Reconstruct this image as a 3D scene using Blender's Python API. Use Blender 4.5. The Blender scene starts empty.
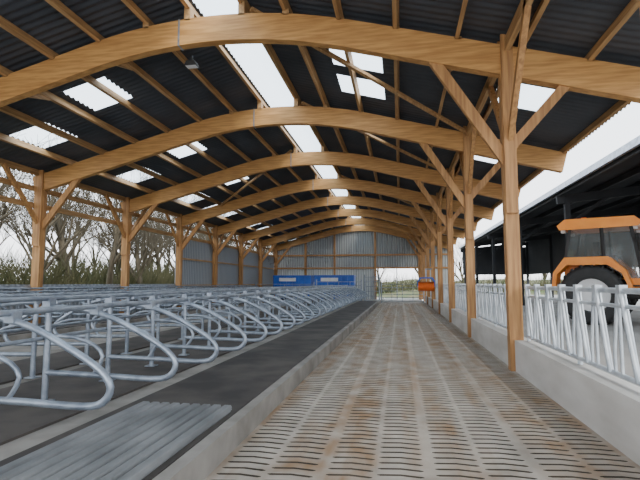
import bpy, math, random
from mathutils import Vector, Matrix
random.seed(7)
R = random.random
sc = bpy.context.scene

# ---------------------------------------------------------------- materials
def new_mat(name):
    m = bpy.data.materials.new(name); m.use_nodes = True
    nt = m.node_tree
    return m, nt, nt.nodes["Principled BSDF"]

def noise_mat(name, c1, c2, scale=(1,1,1), nscale=4.0, rough=0.7, metal=0.0, bump=0.0, detail=4, c3=None, lo=0.35, hi=0.65):
    m, nt, b = new_mat(name)
    tc = nt.nodes.new("ShaderNodeTexCoord"); mp = nt.nodes.new("ShaderNodeMapping")
    mp.inputs["Scale"].default_value = scale
    nz = nt.nodes.new("ShaderNodeTexNoise"); nz.inputs["Scale"].default_value = nscale
    nz.inputs["Detail"].default_value = detail
    cr = nt.nodes.new("ShaderNodeValToRGB")
    cr.color_ramp.elements[0].position = lo; cr.color_ramp.elements[1].position = hi
    cr.color_ramp.elements[0].color = (*c1,1); cr.color_ramp.elements[1].color = (*c2,1)
    if c3:
        e = cr.color_ramp.elements.new((lo+hi)/2+0.1); e.color = (*c3,1)
    nt.links.new(tc.outputs["Object"], mp.inputs[0]); nt.links.new(mp.outputs[0], nz.inputs["Vector"])
    nt.links.new(nz.outputs["Fac"], cr.inputs[0]); nt.links.new(cr.outputs[0], b.inputs["Base Color"])
    b.inputs["Roughness"].default_value = rough; b.inputs["Metallic"].default_value = metal
    if bump:
        bp = nt.nodes.new("ShaderNodeBump"); bp.inputs["Strength"].default_value = bump; bp.inputs["Distance"].default_value = 0.02
        nt.links.new(nz.outputs["Fac"], bp.inputs["Height"]); nt.links.new(bp.outputs[0], b.inputs["Normal"])
    return m

wood_arch = noise_mat("glulam_wood", (0.44,0.215,0.065),(0.64,0.35,0.12),(1.0,6,12),1.6,0.55,bump=0.1)
wood_post = noise_mat("post_wood", (0.31,0.15,0.055),(0.52,0.28,0.105),(10,10,0.6),1.6,0.6,bump=0.1)
wood_purl = noise_mat("purlin_wood", (0.36,0.20,0.085),(0.56,0.345,0.155),(9,0.7,9),2.0,0.6)
galv = noise_mat("galvanised_steel", (0.25,0.29,0.35),(0.42,0.47,0.54),(1,1,1),6,0.36,0.55)
galv_w = noise_mat("galvanised_pale", (0.45,0.49,0.53),(0.62,0.66,0.69),(1,1,1),5,0.4,0.3)
concrete = noise_mat("concrete", (0.20,0.185,0.165),(0.35,0.325,0.295),(1,1,1),1.7,0.85,bump=0.15,detail=8)
concrete_w = noise_mat("concrete_wall", (0.52,0.49,0.45),(0.68,0.655,0.62),(1,0.6,2),1.3,0.8,bump=0.1,detail=8)
rubber = noise_mat("rubber_mat", (0.034,0.029,0.027),(0.092,0.078,0.068),(1,1,1),1.6,0.75,bump=0.2,detail=9)
pit = noise_mat("slurry_pit_dark", (0.01,0.01,0.01),(0.02,0.018,0.015),(1,1,1),1,0.9)
slatside = noise_mat("slat_side_painted_shade", (0.045,0.035,0.025),(0.09,0.07,0.05),(1,1,1),3,0.8)  # dark colour paints slot shade onto the slat sides, so the gaps read
roofdark = noise_mat("roof_sheet_dark", (0.045,0.051,0.062),(0.072,0.079,0.093),(1,1,1),0.8,0.6)
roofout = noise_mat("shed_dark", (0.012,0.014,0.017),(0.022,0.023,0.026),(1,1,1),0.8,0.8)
orange = noise_mat("orange_paint", (0.76,0.22,0.015),(0.86,0.29,0.03),(1,1,1),2,0.35)
blue = noise_mat("blue_paint", (0.01,0.09,0.50),(0.02,0.14,0.62),(1,1,1),2,0.4)
white = noise_mat("white_paint", (0.7,0.7,0.7),(0.8,0.8,0.8),(1,1,1),2,0.5)
black = noise_mat("black_plastic", (0.012,0.012,0.012),(0.025,0.025,0.025),(1,1,1),5,0.6)
bristle = noise_mat("orange_bristles", (0.80,0.13,0.01),(0.9,0.2,0.03),(1,1,1),20,0.8)
grass = noise_mat("grass", (0.08,0.11,0.03),(0.17,0.16,0.06),(1,1,1),0.6,0.95,bump=0.3,c3=(0.13,0.10,0.05))
bark = noise_mat("bark", (0.05,0.04,0.024),(0.13,0.105,0.068),(1,1,0.4),3,0.95)
ivy = noise_mat("undergrowth_twigs", (0.05,0.06,0.018),(0.14,0.12,0.055),(1,1,1),0.7,0.95)
soil = noise_mat("yard_concrete", (0.26,0.25,0.23),(0.38,0.36,0.34),(1,1,1),0.6,0.9)

def slat_material():
    m, nt, b = new_mat("slatted_concrete")
    tc = nt.nodes.new("ShaderNodeTexCoord")
    def nz(scale, ns, det=4):
        mp = nt.nodes.new("ShaderNodeMapping"); mp.inputs["Scale"].default_value = scale
        n = nt.nodes.new("ShaderNodeTexNoise"); n.inputs["Scale"].default_value = ns; n.inputs["Detail"].default_value = det
        nt.links.new(tc.outputs["Object"], mp.inputs[0]); nt.links.new(mp.outputs[0], n.inputs["Vector"]); return n
    def ramp(n, a, bb, ca, cb):
        r = nt.nodes.new("ShaderNodeValToRGB"); r.color_ramp.elements[0].position=a; r.color_ramp.elements[1].position=bb
        r.color_ramp.elements[0].color=ca; r.color_ramp.elements[1].color=cb
        nt.links.new(n.outputs["Fac"], r.inputs[0]); return r
    n1 = nz((1,1,1),3.0,8); r1 = ramp(n1,0.3,0.7,(0.36,0.315,0.265,1),(0.57,0.51,0.44,1))
    n2 = nz((2.2,0.12,1),1.0,5); r2 = ramp(n2,0.42,0.60,(0,0,0,1),(1,1,1,1))
    n3 = nz((1,0.8,1),2.6,9); r3 = ramp(n3,0.38,0.60,(0.15,0.15,0.15,1),(1,1,1,1))
    mu = nt.nodes.new("ShaderNodeMath"); mu.operation='MULTIPLY'
    nt.links.new(r2.outputs[0], mu.inputs[0]); nt.links.new(r3.outputs[0], mu.inputs[1])
    mx = nt.nodes.new("ShaderNodeMixRGB"); mx.inputs[2].default_value=(0.31,0.175,0.08,1)
    mu2 = nt.nodes.new("ShaderNodeMath"); mu2.operation='MULTIPLY'; mu2.inputs[1].default_value=0.85
    nt.links.new(mu.outputs[0], mu2.inputs[0]); nt.links.new(mu2.outputs[0], mx.inputs[0])
    nt.links.new(r1.outputs[0], mx.inputs[1]); nt.links.new(mx.outputs[0], b.inputs["Base Color"])
    b.inputs["Roughness"].default_value=0.8
    return m
slatmat = slat_material()

def cladding(name, c1, c2, axis, freq):
    m, nt, b = new_mat(name)
    tc = nt.nodes.new("ShaderNodeTexCoord")
    w = nt.nodes.new("ShaderNodeTexWave"); w.wave_type='BANDS'; w.bands_direction=axis
    w.inputs["Scale"].default_value=freq
    nt.links.new(tc.outputs["Object"], w.inputs["Vector"])
    cr = nt.nodes.new("ShaderNodeValToRGB"); cr.color_ramp.elements[0].color=(*c1,1); cr.color_ramp.elements[1].color=(*c2,1)
    nt.links.new(w.outputs["Fac"], cr.inputs[0]); nt.links.new(cr.outputs[0], b.inputs["Base Color"])
    bp = nt.nodes.new("ShaderNodeBump"); bp.inputs["Distance"].default_value=0.04
    nt.links.new(w.outputs["Fac"], bp.inputs["Height"]); nt.links.new(bp.outputs[0], b.inputs["Normal"])
    b.inputs["Roughness"].default_value=0.5; return m
clad_x = cladding("grey_cladding_gable",(0.28,0.30,0.30),(0.40,0.42,0.42),'X',1.3)
clad_y = cladding("grey_cladding_side",(0.22,0.25,0.28),(0.38,0.41,0.45),'Y',1.3)
clad_l = cladding("pale_cladding_gable",(0.46,0.49,0.48),(0.64,0.67,0.66),'X',1.3)

m, nt, b = new_mat("translucent_rooflight"); skymat = m
tr = nt.nodes.new("ShaderNodeBsdfTransparent"); tr.inputs[0].default_value=(0.95,0.98,1,1)
tl = nt.nodes.new("ShaderNodeBsdfTranslucent"); tl.inputs[0].default_value=(0.9,0.95,0.98,1)
mx = nt.nodes.new("ShaderNodeMixShader"); mx.inputs[0].default_value=0.2
nt.links.new(tr.outputs[0], mx.inputs[1]); nt.links.new(tl.outputs[0], mx.inputs[2])
nt.links.new(mx.outputs[0], nt.nodes["Material Output"].inputs[0])

m, nt, b = new_mat("cab_glass"); glass = m
b.inputs["Base Color"].default_value=(0.16,0.19,0.19,1); b.inputs["Roughness"].default_value=0.06
b.inputs["Alpha"].default_value=0.4

# ---------------------------------------------------------------- mesh builder
class MB:
    def __init__(s): s.v=[]; s.f=[]; s.mi=[]; s.sm=[]; s.mats=[]
    def m(s, mat):
        if mat not in s.mats: s.mats.append(mat)
        return s.mats.index(mat)
    def add(s, vs, fs, mat, smooth=False):
        o=len(s.v); k=s.m(mat); s.v += [tuple(p) for p in vs]
        for f in fs: s.f.append(tuple(i+o for i in f)); s.mi.append(k); s.sm.append(smooth)
    def box(s, x0,x1,y0,y1,z0,z1,mat,side=None):
        vs=[(x0,y0,z0),(x1,y0,z0),(x1,y1,z0),(x0,y1,z0),(x0,y0,z1),(x1,y0,z1),(x1,y1,z1),(x0,y1,z1)]
        if side:
            s.add(vs,[(4,5,6,7)],mat); s.add(vs,[(0,3,2,1),(0,1,5,4),(1,2,6,5),(2,3,7,6),(3,0,4,7)],side)
        else: s.add(vs,[(0,3,2,1),(4,5,6,7),(0,1,5,4),(1,2,6,5),(2,3,7,6),(3,0,4,7)],mat)
    def beam(s,p0,p1,w,h,mat,up=(0,0,1)):
        p0=Vector(p0);p1=Vector(p1); d=(p1-p0).normalized(); up=Vector(up)
        sd=d.cross(up)
        if sd.length<1e-4: sd=d.cross(Vector((1,0,0)))
        sd.normalize(); u=sd.cross(d).normalized()
        vs=[]
        for p in (p0,p1):
            for a,c in ((-1,-1),(1,-1),(1,1),(-1,1)): vs.append(p+sd*a*w/2+u*c*h/2)
        s.add(vs,[(0,3,2,1),(4,5,6,7),(0,1,5,4),(1,2,6,5),(2,3,7,6),(3,0,4,7)],mat)
    def tube(s,pts,r,mat,n=8,cap=True):
        pts=[Vector(p) for p in pts]; rs = r if isinstance(r,(list,tuple)) else [r]*len(pts)
        d0=(pts[1]-pts[0]).normalized(); a=d0.orthogonal().normalized(); vs=[]
        for i,p in enumerate(pts):
            if i==0: d=d0
            elif i==len(pts)-1: d=(pts[i]-pts[i-1]).normalized()
            else: d=(pts[i+1]-pts[i-1]).normalized()
            a=(a-d*a.dot(d))
            if a.length<1e-5: a=d.orthogonal()
            a.normalize(); bb=d.cross(a)
            for k in range(n):
                t=2*math.pi*k/n; vs.append(p+a*math.cos(t)*rs[i]+bb*math.sin(t)*rs[i])
        fs=[]
        for i in range(len(pts)-1):
            for k in range(n): fs.append((i*n+k,i*n+(k+1)%n,(i+1)*n+(k+1)%n,(i+1)*n+k))
        s.add(vs,fs,mat,True)
        if cap:
            L=(len(pts)-1)*n
            s.add(vs[:n],[tuple(reversed(range(n)))],mat); s.add(vs[L:],[tuple(range(n))],mat)
    def prism(s,poly,y0,y1,mat,axis='y',taper=1.0):
        n=len(poly); vs=[]
        cx=sum(p[0] for p in poly)/n; cz=sum(p[1] for p in poly)/n
        for y,t in ((y0,1),(y1,taper)):
            for (a,c) in poly:
                a2=cx+(a-cx)*t; c2=cz+(c-cz)*t
                vs.append((a2,y,c2) if axis=='y' else (y,a2,c2))
        fs=[tuple(range(n)),tuple(reversed(range(n,2*n)))]
        for i in range(n): fs.append((i,(i+1)%n,n+(i+1)%n,n+i))
        s.add(vs,fs,mat)
    def obj(s,name,loc=(0,0,0),rot=(0,0,0),bevel=0,scale=1):
        me=bpy.data.meshes.new(name); me.from_pydata(s.v,[],s.f)
        for mt in s.mats: me.materials.append(mt)
        me.polygons.foreach_set("material_index",s.mi); me.polygons.foreach_set("use_smooth",s.sm); me.update()
        o=bpy.data.objects.new(name,me); sc.collection.objects.link(o); o.location=loc; o.rotation_euler=rot; o.scale=(scale,)*3
        if bevel:
            md=o.modifiers.new("bevel",'BEVEL'); md.width=bevel; md.segments=2; md.limit_method='ANGLE'
        return o

def smooth_path(pts,k=4):
    P=[Vector(p) for p in pts]; out=[]
    for i in range(len(P)-1):
        p0=P[max(i-1,0)];p1=P[i];p2=P[i+1];p3=P[min(i+2,len(P)-1)]
        for j in range(k):
            t=j/k
            out.append(0.5*((2*p1)+(p2-p0)*t+(2*p0-5*p1+4*p2-p3)*t*t+(3*p1-p0-3*p2+p3)*t**3))
    out.append(P[-1]); return out

# ---------------------------------------------------------------- building constants
XC=-3.9; XL=-12.6; XR=2.1; EAVE_R=5.1; EAVE_L=-13.1
FR=[-1.5+5.4*i for i in range(10)]   # -1.5 .. 47.1
YG=47.3; Y0=-6.0
def zbeam(x):
    d=abs(x-XC)
    return 7.1-0.045*d*d if d<3 else 7.1-0.405-0.27*(d-3)
def zroof(x): return 8.0-0.27*abs(x-XC)

# frames
for fy in FR:
    g=MB()
    n=48; xs=[XL-0.25+(4.85-XL+0.25)*i/n for i in range(n+1)]
    vs=[]; fs=[]
    for x in xs:
        z=zbeam(x); e=1e-3; sl=(zbeam(x+e)-zbeam(x-e))/(2*e); nx,nz_=-sl,1; L=math.hypot(nx,nz_)
        nx/=L;nz_/=L
        for yy in (fy-0.1,fy+0.1):
            vs.append((x+nx*0.29,yy,z+nz_*0.29)); vs.append((x-nx*0.29,yy,z-nz_*0.29))
    for i in range(n):
        a=i*4;b2=a+4
        fs+=[(a,a+1,b2+1,b2),(a+2,b2+2,b2+3,a+3),(a,b2,b2+2,a+2),(a+1,a+3,b2+3,b2+1)]
    fs+=[(0,2,3,1),(n*4,n*4+1,n*4+3,n*4+2)]
    g.add(vs,fs,wood_arch)
    g.box(XR-0.13,XR+0.11,fy-0.11,fy+0.11,0,zbeam(XR)-0.2,wood_post)
    g.box(XR-0.12,XR+0.10,fy-0.17,fy-0.11,2.9,zbeam(XR)+0.5,wood_post)
    g.box(XR-0.12,XR+0.10,fy+0.11,fy+0.17,2.9,zbeam(XR)+0.5,wood_post)
    g.box(XL-0.15,XL+0.15,fy-0.11,fy+0.11,0,zbeam(XL)-0.1,wood_post)
    g.box(XL-0.15,XL+0.15,fy-0.17,fy-0.11,2.9,zbeam(XL)+0.45,wood_post)
    g.beam((XR-0.05,fy,3.9),(0.7,fy,zbeam(0.7)-0.2),0.12,0.2,wood_post,up=(0,0,1))
    g.beam((XR+0.05,fy,4.2),(3.2,fy,zbeam(3.2)-0.2),0.12,0.18,wood_post,up=(0,0,1))
    g.beam((XL+0.05,fy,3.5),(XL+1.5,fy,zbeam(XL+1.5)-0.2),0.12,0.2,wood_post,up=(0,0,1))
    for X in (XR,XL):
        for s_ in (-1,1):
            g.beam((X,fy+0.1*s_,4.3 if X>0 else 3.7),(X,fy+1.7*s_,zroof(X)-0.2),0.1,0.14,wood_post)
    xp=XC-0.8
    g.box(xp-0.018,xp+0.018,fy-0.112,fy+0.112,zbeam(xp)-0.30,zbeam(xp)+0.3,galv)
    g.obj("glulam_portal_frame")

# purlins
g=MB()
PD=[0.62,1.6,2.75,3.9,5.1,6.3,7.5,8.75]
for d in PD:
    for sg in (-1,1):
        x=XC+sg*d; z=zroof(x)-0.13
        sl=-0.27*sg
        g.beam((x,Y0,z),(x,YG,z),0.08,0.2,wood_purl,up=(-sl,0,1))
        for fy in FR:
            zb=zbeam(x)+0.26
            if z-0.08-zb>0.02: g.box(x-0.07,x+0.07,fy-0.1,fy+0.1,zb,z-0.05,wood_purl)
for z in (4.95,4.35): g.beam((XL-0.2,Y0,z),(XL-0.2,YG,z),0.08,0.18,wood_purl)
g.beam((XR,Y0,zroof(XR)-0.22),(XR,YG,zroof(XR)-0.22),0.1,0.24,wood_purl)
for i in range(1,len(FR)-1):
    fy=FR[i]
    for sg in (-1,1):
        for (d,dd) in ((2.75,1.3),(5.1,1.3),(7.5,1.0)):
            x=XC+sg*d
            g.beam((x,fy+0.05,zbeam(x)-0.05),(x,fy+1.3,zroof(x)-0.2),0.07,0.1,wood_purl)
for i,sg in ((2,1),(3,1),(4,-1),(5,1)):
    g.beam((XC+sg*0.8,FR[i],zroof(XC+0.8)-0.27),(XC+sg*6.3,FR[i+1],zroof(XC+6.3)-0.27),0.1,0.08,wood_purl)
g.obj("roof_purlins")

# roof sheet
def in_sky(x,y):
    d=x-XC
    if abs(d)<0.55: return True
    k=math.floor((y-9.3)/5.4); t=y-(9.3+k*5.4)
    if 2.25<d<3.55: return (1.7<t<2.6) or (k==0 and 3.2<t<4.4)
    if 6.3<d<7.5: return 1.8<t<3.2
    if -4.9<d<-3.7: return 1.5<t<2.9
    if -7.5<d<-6.3: return 2.6<t<4.0 or (k%2==1 and .4<t<1.5)
    return False
g=MB()
xl=[EAVE_L]+[XC-d for d in (7.5,6.3,4.9,3.7,0.55)]+[XC]+[XC+d for d in (0.55,2.25,3.55,6.3,7.5)]+[EAVE_R]
pitch=0.2; dy=pitch/4; ny=int((YG+0.4-Y0)/dy)
vs=[]
for j in range(ny+1):
    y=Y0+j*dy; c=0.028*math.sin(2*math.pi*y/pitch)
    for x in xl: vs.append((x,y,zroof(x)+c))
nx=len(xl); A=[];B=[]
for j in range(ny):
    for i in range(nx-1):
        f=(j*nx+i,j*nx+i+1,(j+1)*nx+i+1,(j+1)*nx+i)
        (B if in_sky((xl[i]+xl[i+1])/2,Y0+(j+.5)*dy) else A).append(f)
g.add(vs,A,roofdark,True); k=g.m(skymat)
for f in B: g.f.append(f); g.mi.append(k); g.sm.append(True)
g.obj("ceiling")

# ---------------------------------------------------------------- floor: slats
g=MB()
FX0,FX1=-1.6,2.05; ncol=8; cw=(FX1-FX0)/ncol; YS0,YS1=-2.0,38.0
g.box(FX0,FX1,YS0,YS1,-0.5,-0.3,pit)
sw=lambda c: 0.05 if c%2==0 else 0.018
for c in range(ncol+1):
    x=FX0+c*cw; w=sw(c)
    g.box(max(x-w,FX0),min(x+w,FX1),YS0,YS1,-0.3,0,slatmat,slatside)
p=0.135
for c in range(ncol):
    x0=FX0+c*cw+sw(c)-0.001; x1=FX0+(c+1)*cw-sw(c+1)+0.001
    xm=(x0+x1)/2
    y=YS0+(p/2 if c%2 else 0)
    while y<YS1-p:
        # zig-zag (chevron) interlocking slat bars: slots are shallow V shapes
        b0,b1=y,y+p-0.036
        q=0.022; e=0.03; h=0.013
        top=[(x0,b0-h),(x0+e,b0),(xm,b0+q),(x1-e,b0),(x1,b0-h),(x1,b1+h),(x1-e,b1),(xm,b1+q),(x0+e,b1),(x0,b1+h)]
        n=10
        vs=[(a,bb,0.0) for a,bb in top]+[(a,bb,-0.16) for a,bb in top]
        g.add(vs,[tuple(range(n))],slatmat)
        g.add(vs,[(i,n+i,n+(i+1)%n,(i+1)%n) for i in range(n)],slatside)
        y+=p
g.box(FX0,FX1,YS1,YG+6,-0.3,0.0,concrete)
g.box(-12.9,FX0-0.12,Y0,YG+6,-0.3,0.0,concrete)
g.obj("floor")

# cubicle beds
g=MB()
g.box(-6.9,-1.72,-3,37.5,0.0,0.19,concrete)
g.box(-1.72,-1.6,-3,37.5,-0.3,0.24,concrete)
g.box(-3.1,-1.76,-3,37.4,0.19,0.215,rubber)
g.box(-5.2,-3.45,-3,37.4,0.19,0.215,rubber)
g.box(-6.8,-5.5,-3,37.4,0.19,0.215,rubber)
g.box(-12.4,-10.2,-3,37.5,0.0,0.2,concrete)
g.box(-12.2,-10.3,-3,37.4,0.2,0.225,rubber)
g.obj("cubicle_bed_platform")

# ---------------------------------------------------------------- cubicles
def cubicle_row(xpost, sg, y0, y1):
    g=MB(); r=0.034
    prof=[(-0.05,1.32),(0.45,1.29),(0.85,1.19),(1.25,1.0),(1.52,0.84),(1.62,0.70),(1.55,0.57),(1.35,0.53),(0.8,0.545),(-0.0,0.56)]
    path0=smooth_path([(a,0,c) for a,c in prof],3)
    prof2=[(0.0,0.98),(0.35,0.97),(0.62,0.88),(0.72,0.76),(0.66,0.62),(0.6,0.55)]
    y=y0
    while y<=y1:
        g.tube([(xpost+sg*q.x,y,q.z) for q in path0],r,galv,8)
        g.tube([(xpost+sg*q.x,y,q.z) for q in smooth_path([(a,0,c) for a,c in prof2],2)],0.024,galv,6)
        g.tube([(xpost,y,0.232),(xpost,y,1.42)],0.036,galv,8)
        g.box(xpost-0.08,xpost+0.08,y-0.08,y+0.08,0.226,0.24,galv)
        for (px,pz) in ((0.62,1.28),(0.0,1.36)):
            g.box(xpost+sg*px-0.05,xpost+sg*px+0.05,y-0.05,y+0.05,pz-0.04,pz+0.06,galv)
        y+=1.2
    for px,pz,rr in ((0.62,1.33,0.03),(0.0,1.42,0.03),(-0.06,0.95,0.024)):
        g.tube([(xpost+sg*px,y0-1,pz),(xpost+sg*px,y1+0.4,pz)],rr,galv,8)
    return g.obj("cubicle_divider_row")
cubicle_row(-4.1,1,1.4,37.0)
cubicle_row(-5.3,-1,1.4,37.0)
cubicle_row(-12.1,1,5.0,37.0)

# ---------------------------------------------------------------- profiled sheets on bed
g=MB()
N=144; X0,X1=-2.9,-1.82; ys=[1.0,5.02]
vs=[]
def trap(t):
    t=t%1.0
    return 0 if t<0.16 else (1 if 0.26<t<0.9 else ((t-0.16)/0.1 if t<=0.26 else (1-t)/0.1))
for j,yy in enumerate(ys):
    for i in range(N+1):
        x=X0+(X1-X0)*i/N; vs.append((x,yy,0.25+0.028*trap(i/N*9)))
for i in range(N+1): vs.append((vs[i][0],ys[0],vs[i][2]-0.02))
for i in range(N+1): vs.append((vs[i][0],ys[1],vs[i][2]-0.02))
fs=[]
for i in range(N):
    fs.append((i,i+1,N+2+i,N+1+i)); fs.append((2*(N+1)+i,3*(N+1)+i,3*(N+1)+i+1,2*(N+1)+i+1))
    fs.append((N+1+i,N+2+i,3*(N+1)+i+1,3*(N+1)+i)); fs.append((i,2*(N+1)+i,2*(N+1)+i+1,i+1))
sheet=noise_mat("fibre_cement_sheet",(0.15,0.155,0.16),(0.27,0.275,0.28),(1,0.4,1),3,0.65,detail=8)
g.add(vs,fs,sheet)
g.box(X0,X1,1.0,4.98,0.217,0.229,sheet)
g.obj("corrugated_sheet_stack")

# ---------------------------------------------------------------- right kerb + feed fence
g=MB()
g.box(2.05,2.36,Y0,40.5,-0.3,0.56,concrete_w)
g.obj("wall_right")
fence_x=2.26
for fi in range(0,7):
    ya=FR[fi]+0.25 ; yb=FR[fi+1]-0.25
    g=MB(); L=yb-ya
    z0,z1=0.64,1.52
    for z,rr in ((z0,0.03),(z1,0.03),(z1-0.16,0.022)):
        g.tube([(fence_x,ya,z),(fence_x,yb,z)],rr,galv_w,8)
    for y in (ya,ya+L/2,yb):
        g.tube([(fence_x,y,0.565),(fence_x,y,z1+0.03)],0.034,galv_w,8)
    n=8; w=L/n
    for k in range(n):
        y=ya+k*w
        g.tube([(fence_x,y+0.08*w,z0),(fence_x,y+0.08*w,z1)],0.018,galv_w,6)
        g.tube([(fence_x,y+0.34*w,z0),(fence_x,y+0.34*w,z0+0.25),(fence_x,y+0.12*w,z1)],0.018,galv_w,6)
        g.tube([(fence_x-0.03,y+0.45*w,z0),(fence_x-0.03,y+0.92*w,z1+0.04)],0.023,galv_w,6)
        g.tube([(fence_x+0.03,y+0.60*w,z0),(fence_x+0.03,y+0.98*w,z1)],0.015,galv_w,6)
        g.box(fence_x-0.05,fence_x+0.03,y+0.84*w,y+0.98*w,z1-0.03,z1+0.06,galv_w)
    g.obj("feed_fence_panel")

# ---------------------------------------------------------------- walls
g=MB()
for i in range(len(FR)-1):
    y0,y1=FR[i],FR[i+1]
    top=1.55 if FR[i]<25 else 4.3
    g.box(XL-0.26,XL-0.2,y0,y1,0.0,top,clad_y)
    g.box(XL-0.2,XL-0.12,y0+.12,y1-.12,1.4,1.5,wood_purl if top>2 else galv)
    if top>2: g.box(XL-0.2,XL-0.12,y0+.12,y1-.12,3.0,3.1,wood_purl)
g.obj("wall_left")
g=MB()
DX0,DX1,DZ=-2.4,1.9,3.1
g.box(-12.8,DX0,YG,YG+0.08,0,DZ,clad_l)
g.box(DX1,5.0,YG,YG+0.08,0,DZ,clad_l)
g.prism([(-12.8,DZ),(5.0,DZ),(5.0,zroof(5)-0.05),(XC,zroof(XC)-0.05),(-12.8,zroof(-12.8)-0.05)],YG,YG+0.08,clad_x)
for z in (DZ,4.4): g.box(-12.6,4.9,YG-0.12,YG,z-0.08,z+0.08,wood_post)
for x in (-9.5,-6.5,DX0,DX1): g.box(x-0.1,x+0.1,YG-0.2,YG-0.02,0,zbeam(x)-0.2,wood_post)
for x in (-0.3,): g.box(x-0.04,x+0.04,YG,YG+0.06,0,DZ,galv)
g.obj("wall_back")

# ---------------------------------------------------------------- gates
def gate(name,x0,x1,y,z0=0.15,z1=1.5,y1=None):
    g=MB(); y1=y if y1 is None else y1
    g.tube([(x0,y,0),(x0,y,z1+0.2)],0.05,galv,8); g.tube([(x1,y1,0),(x1,y1,z1+0.2)],0.05,galv,8)
    for k in range(6):
        z=z0+(z1-z0)*k/5; g.tube([(x0,y,z),(x1,y1,z)],0.022,galv,6)
    for k in (1,2,3): 
        t=k/4; g.tube([(x0+(x1-x0)*t,y+(y1-y)*t,z0),(x0+(x1-x0)*t,y+(y1-y)*t,z1)],0.02,galv,6)
    g.obj(name)
gate("steel_gate",-1.5,1.85,38.6); gate("steel_gate",-1.65,-2.9,38.2,0.15,2.1,39.5); gate("steel_gate",-6.8,-3.1,38.4,0.2,1.7)
gate("steel_gate",-12.0,-7.0,38.4)

# ---------------------------------------------------------------- blue containers
def container(x0,x1,y,name):
    g=MB(); z0,z1=0.25,2.15
    g.prism([(x0+0.25,z0),(x1-0.25,z0),(x1,z0+0.5),(x1,z1),(x0,z1),(x0,z0+0.5)],y,y+2.0,blue)
    n=6
    for k in range(n+1):
        x=x0+(x1-x0)*k/n; g.box(x-0.05,x+0.05,y-0.07,y,z0+0.5,z1,blue)
    g.box(x0-0.06,x1+0.06,y-0.1,y+2.06,z1,z1+0.12,blue)
    g.box(x0+0.5,x0+2.0,y-0.09,y-0.075,z1-0.4,z1-0.1,white)
    for x in (x0+0.5,x1-0.7): g.box(x,x+0.2,y+0.1,y+1.9,0,z0,black)
    g.obj(name)
container(-11.0,-7.7,40.5,"blue_container"); container(-7.2,-3.9,40.0,"blue_container")

# ---------------------------------------------------------------- cow brush
g=MB(); by=28.2; bx=1.5
g.prism([(bx-0.5,1.68),(bx-0.35,1.93),(bx+0.35,1.93),(bx+0.5,1.68),(bx+0.42,1.68),(bx+0.3,1.86),(bx-0.3,1.86),(bx-0.42,1.68)],by-0.5,by+0.5,blue)
rs=[];ps=[]
for k in range(25):
    ps.append((bx-0.45+0.9*k/24,by,1.40)); rs.append(0.24 if k%2 else 0.30)
g.tube(ps,rs,bristle,16)
g.tube([(bx-0.5,by,1.40),(bx+0.5,by,1.40)],0.04,galv)
for s_ in (-1,1): g.beam((bx+s_*0.48,by,1.38),(bx+s_*0.48,by,1.75),0.04,0.08,blue)
g.beam((bx,by,1.92),(bx,by,2.4),0.08,0.08,galv); g.beam((bx,by,2.4),(2.0,30.75,2.5),0.08,0.08,galv)
g.obj("cow_brush")

# ---------------------------------------------------------------- floodlight
def lamp(x,y,z):
    g=MB()
    g.box(x-0.02,x+0.02,y-0.02,y+0.02,z,z+0.25,black)
    g.prism([(x-0.16,z-0.02),(x+0.16,z-0.02),(x+0.1,z+0.1),(x-0.1,z+0.1)],y-0.1,y+0.1,black)
    g.box(x-0.13,x+0.13,y-0.08,y+0.08,z-0.03,z-0.02,white)
    g.obj("barn_floodlight")
lamp(-4.9,10.3,6.85)

# ---------------------------------------------------------------- right side yard + neighbour shed
g=MB()
g.box(2.37,60,-12,90,-0.1,0.3,soil)
g.obj("ground_yard")
g=MB(); SX=6.6; SW=13.5
zs=lambda x: 5.5+0.10*(x-SX)
ys0,ys1=5,54
ny=int((ys1-ys0)/0.1); vs=[];fs=[]
for j in range(ny+1):
    y=ys0+j*0.1; c=0.03*(1 if j%2 else -1)
    vs+= [(SX,y,zs(SX)+c),(SW,y,zs(SW)+c)]
for j in range(ny): fs.append((2*j,2*j+1,2*j+3,2*j+2))
g.add(vs,fs,roofout)
for k in range(5):
    x=SX+0.1+1.6*k; g.beam((x,ys0,zs(x)-0.14),(x,ys1,zs(x)-0.14),0.08,0.2,roofout)
y=5.1
while y<ys1:
    g.beam((SX,y,zs(SX)-0.4),(SW,y,zs(SW)-0.4),0.15,0.35,roofout)
    g.box(SX+0.3,SX+0.5,y-0.1,y+0.1,0.3,zs(SX)-0.3,roofout)
    g.box(SW-0.2,SW,y-0.1,y+0.1,0.3,zs(SW)-0.3,roofout)
    g.beam((SX+0.4,y,4.0),(SX+2.0,y,zs(SX+2)-0.5),0.1,0.12,roofout)
    y+=8.0
g.box(SW,SW+0.1,ys0,ys1,2.5,zs(SW),roofout)
g.box(SX+0.3,SW,ys1,ys1+0.1,2.5,zs(SX),roofout)
g.box(SX-0.12,SX,ys0,ys1,zs(SX)-0.12,zs(SX)+0.1,galv)
g.obj("neighbouring_shed")

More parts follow.
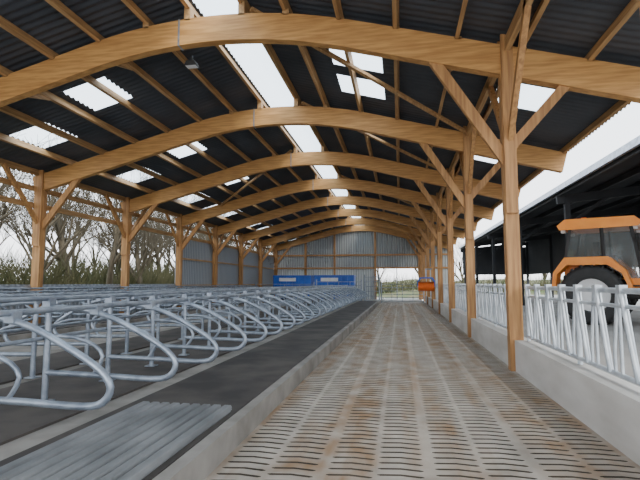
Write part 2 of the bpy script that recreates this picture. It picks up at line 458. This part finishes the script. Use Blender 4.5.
# ---------------------------------------------------------------- tractor  (local: +x forward)
def tractor(loc,rot,scale):
    g=MB()
    def wheel(cx,cy,r,w):
        n=28; h=w/2
        prof=[(0.28*r,-h*0.5),(0.55*r,-h*0.55),(0.60*r,-h),(0.9*r,-h),(r,-h*0.75),(r,h*0.75),(0.9*r,h),(0.60*r,h),(0.55*r,h*0.55),(0.28*r,h*0.5)]
        vs=[]
        for k in range(n):
            t=2*math.pi*k/n
            for (a,c) in prof: vs.append((cx+a*math.cos(t),cy+c,r+a*math.sin(t)))
        m_=len(prof); T=[];Rm=[]
        for k in range(n):
            for i in range(m_-1):
                f=(k*m_+i,k*m_+i+1,((k+1)%n)*m_+i+1,((k+1)%n)*m_+i)
                (T if 1<=i<=7 else Rm).append(f)
        g.add(vs,T,black,True); g.add(vs,Rm,white,False)
        for sy in (-1,1): g.tube([(cx,cy+sy*h*0.3,r),(cx,cy+sy*h*0.62,r)],0.3*r,white,16)
        for k in range(20):
            t=2*math.pi*k/20
            for sy in (-1,1):
                t2=t+sy*0.07
                p0=Vector((cx+1.0*r*math.cos(t2),cy+sy*h*0.9,r+1.0*r*math.sin(t2)))
                p1=Vector((cx+1.0*r*math.cos(t2+0.12),cy+sy*h*0.05,r+1.0*r*math.sin(t2+0.12)))
                g.beam(p0,p1,0.06,0.08,black,up=(math.cos(t2),0,math.sin(t2)))
    for sy in (-1,1):
        wheel(0,sy*0.95,0.82,0.5); wheel(2.65,sy*0.9,0.62,0.4)
    g.box(-0.5,3.2,-0.28,0.28,0.7,1.05,black); g.tube([(0,-0.9,0.82),(0,0.9,0.82)],0.16,black,10); g.tube([(2.65,-0.85,0.62),(2.65,0.85,0.62)],0.1,black,10)
    g.prism([(1.15,1.05),(3.45,1.0),(3.55,1.35),(3.4,1.72),(2.9,1.88),(1.15,2.05)],-0.45,0.45,orange)
    g.prism([(3.4,1.05),(3.6,1.08),(3.64,1.4),(3.5,1.6),(3.4,1.66)],-0.34,0.34,black)
    for sy in (-1,1):
        g.box(1.5,3.1,sy*0.455-0.01,sy*0.455+0.01,1.2,1.5,black)
        g.box(3.58,3.66,sy*0.25-0.07,sy*0.25+0.07,1.38,1.5,white)
    zc0,zc1=1.15,2.72
    for sy in (-1,1):
        y=sy*0.75
        for a,b_ in (((-0.75,1.5),(-0.55,zc1)),((0.3,zc0),(0.25,zc1)),((1.2,zc0),(0.95,zc1))):
            g.beam((a[0],y,a[1]),(b_[0],y*0.92,b_[1]),0.08,0.08,black)
        g.add([(-0.7,y*0.98,1.75),(0.27,y*0.98,1.75),(0.25,y*0.92,zc1),(-0.52,y*0.92,zc1)],[(0,1,2,3)],glass)
        g.add([(0.32,y*0.98,1.25),(1.16,y*0.98,1.25),(0.94,y*0.92,zc1),(0.27,y*0.92,zc1)],[(0,1,2,3)],glass)
        pf=[(-0.98,0.95),(-0.92,1.45),(-0.62,1.86),(0.45,1.86),(0.82,1.5),(0.98,1.0)]
        pi=[(0.9,1.0),(0.75,1.42),(0.42,1.66),(-0.58,1.66),(-0.84,1.4),(-0.9,0.95)]
        for k in range(5):
            q=[pf[k],pf[k+1],pi[4-k],pi[5-k]]
            g.prism(q,min(sy*0.7,sy*1.22),max(sy*0.7,sy*1.22),orange)
        g.beam((1.0,y,2.4),(1.2,y*1.5,2.4),0.03,0.03,black); g.box(1.17,1.22,min(y*1.35,y*1.6),max(y*1.35,y*1.6),2.05,2.45,black)
        g.box(0.95,1.1,sy*0.6-0.08,sy*0.6+0.08,2.62,2.72,white); g.box(-0.8,-0.68,sy*0.6-0.08,sy*0.6+0.08,2.62,2.72,white)
    g.add([(1.2,-0.7,1.25),(1.2,0.7,1.25),(0.95,0.68,zc1),(0.95,-0.68,zc1)],[(0,1,2,3)],glass)
    g.add([(-0.74,-0.7,1.75),(-0.74,0.7,1.75),(-0.55,0.68,zc1),(-0.55,-0.68,zc1)],[(0,1,2,3)],glass)
    g.box(-0.75,1.2,-0.74,0.74,1.0,1.28,orange); g.box(-0.74,0.1,-0.73,0.73,1.2,1.75,orange)
    g.box(0.1,0.5,-0.25,0.25,1.3,1.95,black); g.box(-0.05,0.1,-0.25,0.25,1.5,2.35,black)
    g.prism([(-0.8,zc1-0.02),(1.12,zc1-0.02),(1.22,zc1+0.08),(1.05,zc1+0.24),(-0.65,zc1+0.27),(-0.86,zc1+0.1)],-0.82,0.82,orange)
    g.tube([(-0.4,0.6,2.98),(-0.4,0.6,3.18)],0.08,bristle,10)
    g.tube([(1.35,-0.5,1.7),(1.35,-0.5,2.7),(1.28,-0.5,2.85)],0.06,black,10)
    for k in range(3): g.box(0.75,1.15,-1.0,-0.7,0.5+k*0.28,0.54+k*0.28,black)
    g.obj("tractor",loc=loc,rot=rot,bevel=0.02,scale=scale)
tractor((6.5,17.0,0.3),(0,0,math.radians(-30)),1.13)

# ---------------------------------------------------------------- exterior
g=MB()
vs=[];fs=[]
nx_,ny_=30,40
for j in range(ny_+1):
    for i in range(nx_+1):
        x=-12.9-60*i/nx_; y=-20+130*j/ny_
        d=-12.9-x
        z=0 if d<3 else min(1.6,(d-3)*0.22)+0.3*math.sin(x*0.7+y*0.4)*min(1,(d-3)/6)
        vs.append((x,y,z))
for j in range(ny_):
    for i in range(nx_): fs.append((j*(nx_+1)+i,(j+1)*(nx_+1)+i,(j+1)*(nx_+1)+i+1,j*(nx_+1)+i+1))
g.add(vs,fs,grass,True)
vs=[];fs=[]
for j in range(13):
    for i in range(31):
        x=-12.9+73*i/30; y=YG+6+66*j/12
        vs.append((x,y,-0.02+ (0 if j<1 else min(2.0,j*0.6)+0.3*math.sin(x*0.5))))
for j in range(12):
    for i in range(30): fs.append((j*31+i,j*31+i+1,(j+1)*31+i+1,(j+1)*31+i))
g.add(vs,fs,grass,True)
g.obj("ground_grass")

def tree_mesh(seed,H):
    rnd=random.Random(seed); g=MB()
    def br(p,d,L,r,lv):
        n=3 if lv<2 else 2; pts=[p]; rs=[r]
        q=p.copy(); dd=d.copy()
        for k in range(n):
            dd=(dd+Vector((rnd.uniform(-.16,.16),rnd.uniform(-.16,.16),rnd.uniform(-.03,.12)))).normalized()
            q=q+dd*L/n; pts.append(q.copy()); rs.append(max(r*(1-0.45*(k+1)/n),0.008))
        g.tube(pts,rs,bark,7 if lv==0 else (5 if lv<2 else 3),cap=False)
        if lv>=5: return
        nb= 7 if lv==0 else (4 if lv<3 else 3)
        for k in range(nb):
            t=rnd.uniform(0.35,1) if lv else rnd.uniform(0.3,1)
            ii=min(int(t*n),n-1); base=pts[ii].lerp(pts[ii+1],t*n-ii)
            az=rnd.uniform(0,6.28); sp=rnd.uniform(0.4,0.9)
            side=dd.orthogonal().normalized(); side.rotate(Matrix.Rotation(az,3,dd))
            nd=(dd+side*sp+Vector((0,0,0.15))).normalized()
            br(base,nd,L*rnd.uniform(0.5,0.72),rs[ii+1]*0.62,lv+1)
    br(Vector((0,0,-0.3)),Vector((0,0,1)),H*0.45,0.17*H/9,0)
    return g
tms=[tree_mesh(s,h) for s,h in ((1,10),(2,12),(3,9))]
meshes=[]; pos=[]
for k in range(46):
    pos.append((-16.0-R()*2-(k%4)*3.5, 9+k*1.25+R()*1.5))
pos += [(-10+R()*4,66+R()*10) ,(-3,70),(3,64),(9,68),(18,64),(-16,62),(26,30),(28,44),(25,56),(30,20)]
for i,(x,y) in enumerate(pos):
    d=-12.9-x; z=0 if d<3 else min(1.6,(d-3)*0.22)
    if i<3: 
        o=tms[i].obj("bare_tree"); meshes.append(o.data)
    else:
        o=bpy.data.objects.new("bare_tree",meshes[i%3]); sc.collection.objects.link(o)
    o.location=(x,y,z-0.1); o.rotation_euler=(0,0,R()*6.28); s_=0.85+R()*0.4; o.scale=(s_,s_,s_)

g=MB()
def twig(x,y,z):
    h=0.6+R()*2.2; a=R()*6.28; l=0.5+R()*0.6
    p=Vector((x,y,z-0.1)); q=p+Vector((math.cos(a)*l,math.sin(a)*l,h*0.6)); r_=q+Vector((math.cos(a+1)*l*0.6,math.sin(a+1)*l*0.6,h*0.4))
    g.tube([p,q,r_],[0.035,0.022,0.006],ivy,3,cap=False)
    if R()<0.5: g.tube([q,q+Vector((-math.sin(a)*0.5,math.cos(a)*0.5,0.5))],[0.018,0.005],ivy,3,cap=False)
for k in range(8000):
    x=-17.5-R()*R()*14; y=4+R()*75
    twig(x,y,min(1.6,(-12.9-x-3)*0.22))
for k in range(2500):
    twig(-12+R()*40,58+R()*5,0.3)
g.obj("hedge")

# ---------------------------------------------------------------- world + sun
w=bpy.data.worlds.new("World"); sc.world=w; w.use_nodes=True; nt=w.node_tree
bg=nt.nodes["Background"]; tc=nt.nodes.new("ShaderNodeTexCoord"); sp=nt.nodes.new("ShaderNodeSeparateXYZ"); cr=nt.nodes.new("ShaderNodeValToRGB")
cr.color_ramp.elements[0].position=0.0; cr.color_ramp.elements[0].color=(0.96,0.97,1,1)
cr.color_ramp.elements[1].position=0.8; cr.color_ramp.elements[1].color=(0.72,0.87,1,1)
nt.links.new(tc.outputs["Generated"],sp.inputs[0]); nt.links.new(sp.outputs["Z"],cr.inputs[0]); nt.links.new(cr.outputs[0],bg.inputs[0])
bg.inputs["Strength"].default_value=4.0
sl=bpy.data.lights.new("sun","SUN"); sl.energy=3.0; sl.angle=0.5; sl.color=(1,0.92,0.82)
so=bpy.data.objects.new("sun",sl); sc.collection.objects.link(so); so.rotation_euler=(math.radians(40),math.radians(35),0)

cam=bpy.data.cameras.new("camera"); cam.sensor_width=36; cam.lens=470/640*36; cam.clip_end=500
co=bpy.data.objects.new("camera",cam); sc.collection.objects.link(co)
co.location=(0,0,1.6); co.rotation_euler=(math.radians(95.23),0,math.radians(9.62)); sc.camera=co
